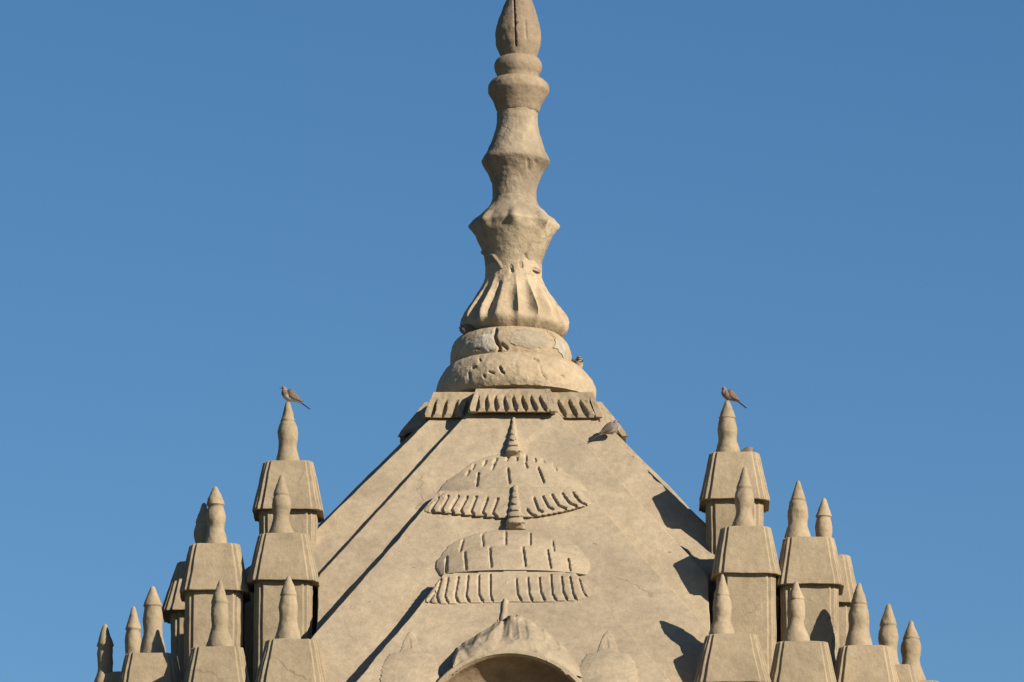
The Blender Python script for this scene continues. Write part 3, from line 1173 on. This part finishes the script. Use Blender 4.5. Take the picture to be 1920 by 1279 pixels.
def bird(name, label, cat, foot, yaw, pitch=0.0, size=1.0, mat=None, group=None, tuck=0.0, spread=0.0, tail=True, crown=False, belly_drop=0.034, turn=0.0, tail_droop=0.0):
    """foot: point where it stands (metres). yaw 0 looks along +x"""
    root = bpy.data.objects.new(name, None)
    COL.objects.link(root)
    root.empty_display_size = 0.05
    tag(root, label, cat, group)
    body_rows = []
    for (x, z, ry, rz) in BODY:
        if x > 0.04:
            x -= tuck * (x - 0.03) * 0.9
            z -= tuck * 0.018
        if x < -0.05:
            z -= tail_droop * (-0.05 - x)
        body_rows.append((x, z, ry, rz))

    def part(nm, v, f, m, flat=False):
        me = bpy.data.meshes.new(nm)
        me.from_pydata([tuple(p) for p in v], [], f)
        me.update()
        bm = bmesh.new()
        bm.from_mesh(me)
        bmesh.ops.recalc_face_normals(bm, faces=bm.faces)
        bm.to_mesh(me)
        bm.free()
        me.materials.append(m)
        for p in me.polygons:
            p.use_smooth = not flat
        o = bpy.data.objects.new(nm, me)
        COL.objects.link(o)
        o.parent = root
        return o
    v, f = tube(spline_rows(body_rows), 20)
    if turn:
        # the head looks aside
        for p in v:
            if p.x > 0.035:
                k = smooth(0.035, 0.06, p.x)
                q = Matrix.Rotation(turn * k, 3, 'Z') @ (p - Vector((0.05, 0, 0)))
                p.x, p.y = q.x + 0.05, q.y
    part('body', v, f, mat or M_DOVE)
    hx, hz = body_rows[2][0], body_rows[2][1]
    RT = Matrix.Rotation(turn, 3, 'Z')

    def head_pt(p):
        q = RT @ (Vector(p) - Vector((0.05, 0, 0)))
        return q + Vector((0.05, 0, 0))
    # beak
    rows = [(hx + 0.012, hz - 0.002, 0.004, 0.004), (hx + 0.020, hz - 0.004, 0.003, 0.003), (hx + 0.028, hz - 0.008, 0.0008, 0.001)]
    v, f = tube(rows, 8)
    part('beak', [head_pt(p) for p in v], f, M_BEAK)
    for s in (-1, 1):
        bm = bmesh.new()
        bmesh.ops.create_uvsphere(bm, u_segments=10, v_segments=6, radius=0.0026)
        v = [head_pt((p.co.x + hx + 0.004, p.co.y + s * 0.0125, p.co.z + hz + 0.003)) for p in bm.verts]
        f = [tuple(q.index for q in fc.verts) for fc in bm.faces]
        bm.free()
        part('eye', v, f, M_EYE)
        # folded wing: a leaf shaped shell lying on the flank, tip crossing the tail
        wv, wf = [], []
        rows = spline_rows([(0.026, 0.024, 0.004, 0.005), (0.012, 0.022, 0.009, 0.026), (-0.014, 0.010, 0.010, 0.031), (-0.042, -0.002, 0.008, 0.026), (-0.070, -0.016, 0.006, 0.013), (-0.094, -0.024, 0.004, 0.007), (-0.112, -0.029 + spread * 0.012, 0.002, 0.002)], 4)
        tv, tf = tube(rows, 12)
        lat = lambda x: interp([(-0.112, 0.010), (-0.07, 0.020), (-0.03, 0.032), (0.0, 0.036), (0.026, 0.026)], x)
        tv = [Vector((p.x, s * (lat(p.x) + abs(p.y) * (1 if p.y * s > 0 else -1)), p.z)) for p in tv]
        part('wing', tv, tf, M_WING)
        # leg: thigh tuft, shank, three toes forward and one back
        bm = bmesh.new()

        def seg_(a, b, r0, r1):
            a, b = Vector(a), Vector(b)
            M = Matrix.Translation((a + b) / 2) @ (b - a).to_track_quat('Z', 'Y').to_matrix().to_4x4()
            bmesh.ops.create_cone(bm, cap_ends=True, segments=7, radius1=r0, radius2=r1, depth=(b - a).length, matrix=M)
        top = (0.004, s * 0.012, -0.022)
        an = (0.000, s * 0.012, -belly_drop - 0.008)
        seg_(top, an, 0.0045, 0.0022)
        for ang in (-0.5, 0.0, 0.5, math.pi):
            L = 0.014 if ang != math.pi else 0.008
            seg_(an, (an[0] + L * math.cos(ang), an[1] + L * math.sin(ang), an[2] - 0.002), 0.0019, 0.001)
        v = [p.co.copy() for p in bm.verts]
        f = [tuple(q.index for q in fc.verts) for fc in bm.faces]
        bm.free()
        part('leg', v, f, M_LEG)
    if tail:
        rows = spline_rows([(-0.078, -0.027, 0.012, 0.006), (-0.11, -0.043 - 0.03 * tail_droop, 0.0125, 0.004), (-0.145, -0.060 - 0.06 * tail_droop, 0.013, 0.003), (-0.166, -0.071 - 0.08 * tail_droop, 0.012, 0.0025), (-0.172, -0.074 - 0.08 * tail_droop, 0.008, 0.002)], 4)
        v, f = tube(rows, 10)
        part('tail', v, f, M_TAIL)
    if crown:
        rows = spline_rows([(hx + 0.011, hz + 0.006, 0.007, 0.004), (hx, hz + 0.010, 0.0125, 0.008), (hx - 0.012, hz + 0.006, 0.014, 0.011), (hx - 0.022, hz - 0.006, 0.013, 0.010)], 4)
        v, f = tube(rows, 12)
        part('cap_feathers', [head_pt(p) for p in v], f, M_CROWN)
    foot = Vector(foot)
    root.rotation_euler = (0, pitch, yaw)
    root.scale = (size,) * 3
    root.location = foot
    # origin sits at the feet: shift the children so the toes touch the perch
    for ch in root.children:
        ch.location = (0, 0, belly_drop + 0.009)
    return root


def at(px, py, y):
    return W(survey(px, py, y))


bird('dove', 'white bellied brown dove on the topmost left finial', 'dove', at(541, 753, TY1), math.radians(188), math.radians(-9), 1.0, M_DOVE, DOVE_GROUP, tuck=0.35, spread=1.0, belly_drop=0.036)
bird('dove', 'pinkish grey dove on the topmost right finial', 'dove', at(1365, 751, TY1), math.radians(200), math.radians(-8), 0.9, M_PINK, DOVE_GROUP, tuck=0.35, turn=0.5, belly_drop=0.036)
bird('dove', 'grey dove perched on the right roof edge just below the cornice', 'dove', at(1147, 814, -205), math.radians(10), math.radians(-10), 1.0, M_GREYB, DOVE_GROUP, tuck=0.45, belly_drop=0.034)
bird('dove', 'dark brown dove huddled in shade under the spire bell on the left', 'dove', at(878, 629, -48), math.radians(172), math.radians(10), 0.95, M_PINK, DOVE_GROUP, tuck=0.75, belly_drop=0.034)
bird('dove', 'reddish brown dove half hidden behind the topmost right turret cap', 'dove', at(1402, 856, TY1 + 12), math.radians(12), 0.0, 0.8, M_PINK, DOVE_GROUP, tuck=0.9, belly_drop=0.032)
bird('small_bird', 'small dark capped bird with pale cheeks peeking from behind the upper ring', 'bird', at(1083, 696, 14), math.radians(-62), math.radians(-10), 1.1, M_CHEEK, None, tuck=0.8, crown=True, belly_drop=0.034)

# ------------------------------------------------------------------ ground
m, nt, nd, ln, bs = new_mat('dry_scrub')
geo = nd.new('ShaderNodeNewGeometry')
n = tex_noise(nd, ln, geo.outputs['Position'], 0.4, 8, 0.6)
r = ramp(nd, [(0.3, (0.06, 0.065, 0.03, 1)), (0.7, (0.15, 0.12, 0.075, 1))])
ln.new(n.outputs['Fac'], r.inputs[0])
ln.new(r.outputs[0], bs.inputs['Base Color'])
bs.inputs['Roughness'].default_value = 0.95
G = 4000
gr = obj('ground', [(-G, -G, 0), (G, -G, 0), (G, G, 0), (-G, G, 0)], [(0, 1, 2, 3)], m, recalc=False)
tag(gr, kind='structure')

# ------------------------------------------------------------------ light
SUN_AZ, SUN_EL = math.radians(50), math.radians(25)
sdir = Vector((math.sin(SUN_AZ) * math.cos(SUN_EL), -math.cos(SUN_AZ) * math.cos(SUN_EL), math.sin(SUN_EL)))
sl = bpy.data.lights.new('sun', 'SUN')
sl.energy = 5.0
sl.angle = math.radians(0.5)
sl.color = (1.0, 0.90, 0.755)
so = bpy.data.objects.new('sun', sl)
so.rotation_euler = sdir.to_track_quat('Z', 'Y').to_euler()
so.location = (20, -20, 40)
COL.objects.link(so)
world = bpy.data.worlds.new('World')
scene.world = world
world.use_nodes = True
wn, wl = world.node_tree.nodes, world.node_tree.links
sky = wn.new('ShaderNodeTexSky')
sky.sky_type = 'NISHITA'
sky.sun_disc = False
sky.sun_elevation = SUN_EL
sky.sun_rotation = math.atan2(sdir.x, sdir.y)
sky.altitude = 0
sky.air_density = 1.0
sky.dust_density = 0.0
sky.ozone_density = 4.0
bg = wn['Background']
hs = wn.new('ShaderNodeHueSaturation')
hs.inputs['Saturation'].default_value = 1.18
wl.new(sky.outputs[0], hs.inputs['Color'])
wl.new(hs.outputs[0], bg.inputs['Color'])
bg.inputs['Strength'].default_value = 0.052

# ------------------------------------------------------------------ camera
cam = bpy.data.cameras.new('camera')
cam.sensor_width = 36
cam.lens = 36 * FD / 1920
cam.clip_start = 1
cam.clip_end = 20000
co = bpy.data.objects.new('camera', cam)
co.location = W(CC)
co.rotation_euler = (math.pi / 2 + ELEV, 0, 0)
COL.objects.link(co)
scene.camera = co
scene.view_settings.view_transform = 'Standard'
scene.view_settings.look = 'None'
scene.view_settings.gamma = 1
scene.view_settings.exposure = 0.85
scene.render.filter_size = 1.7
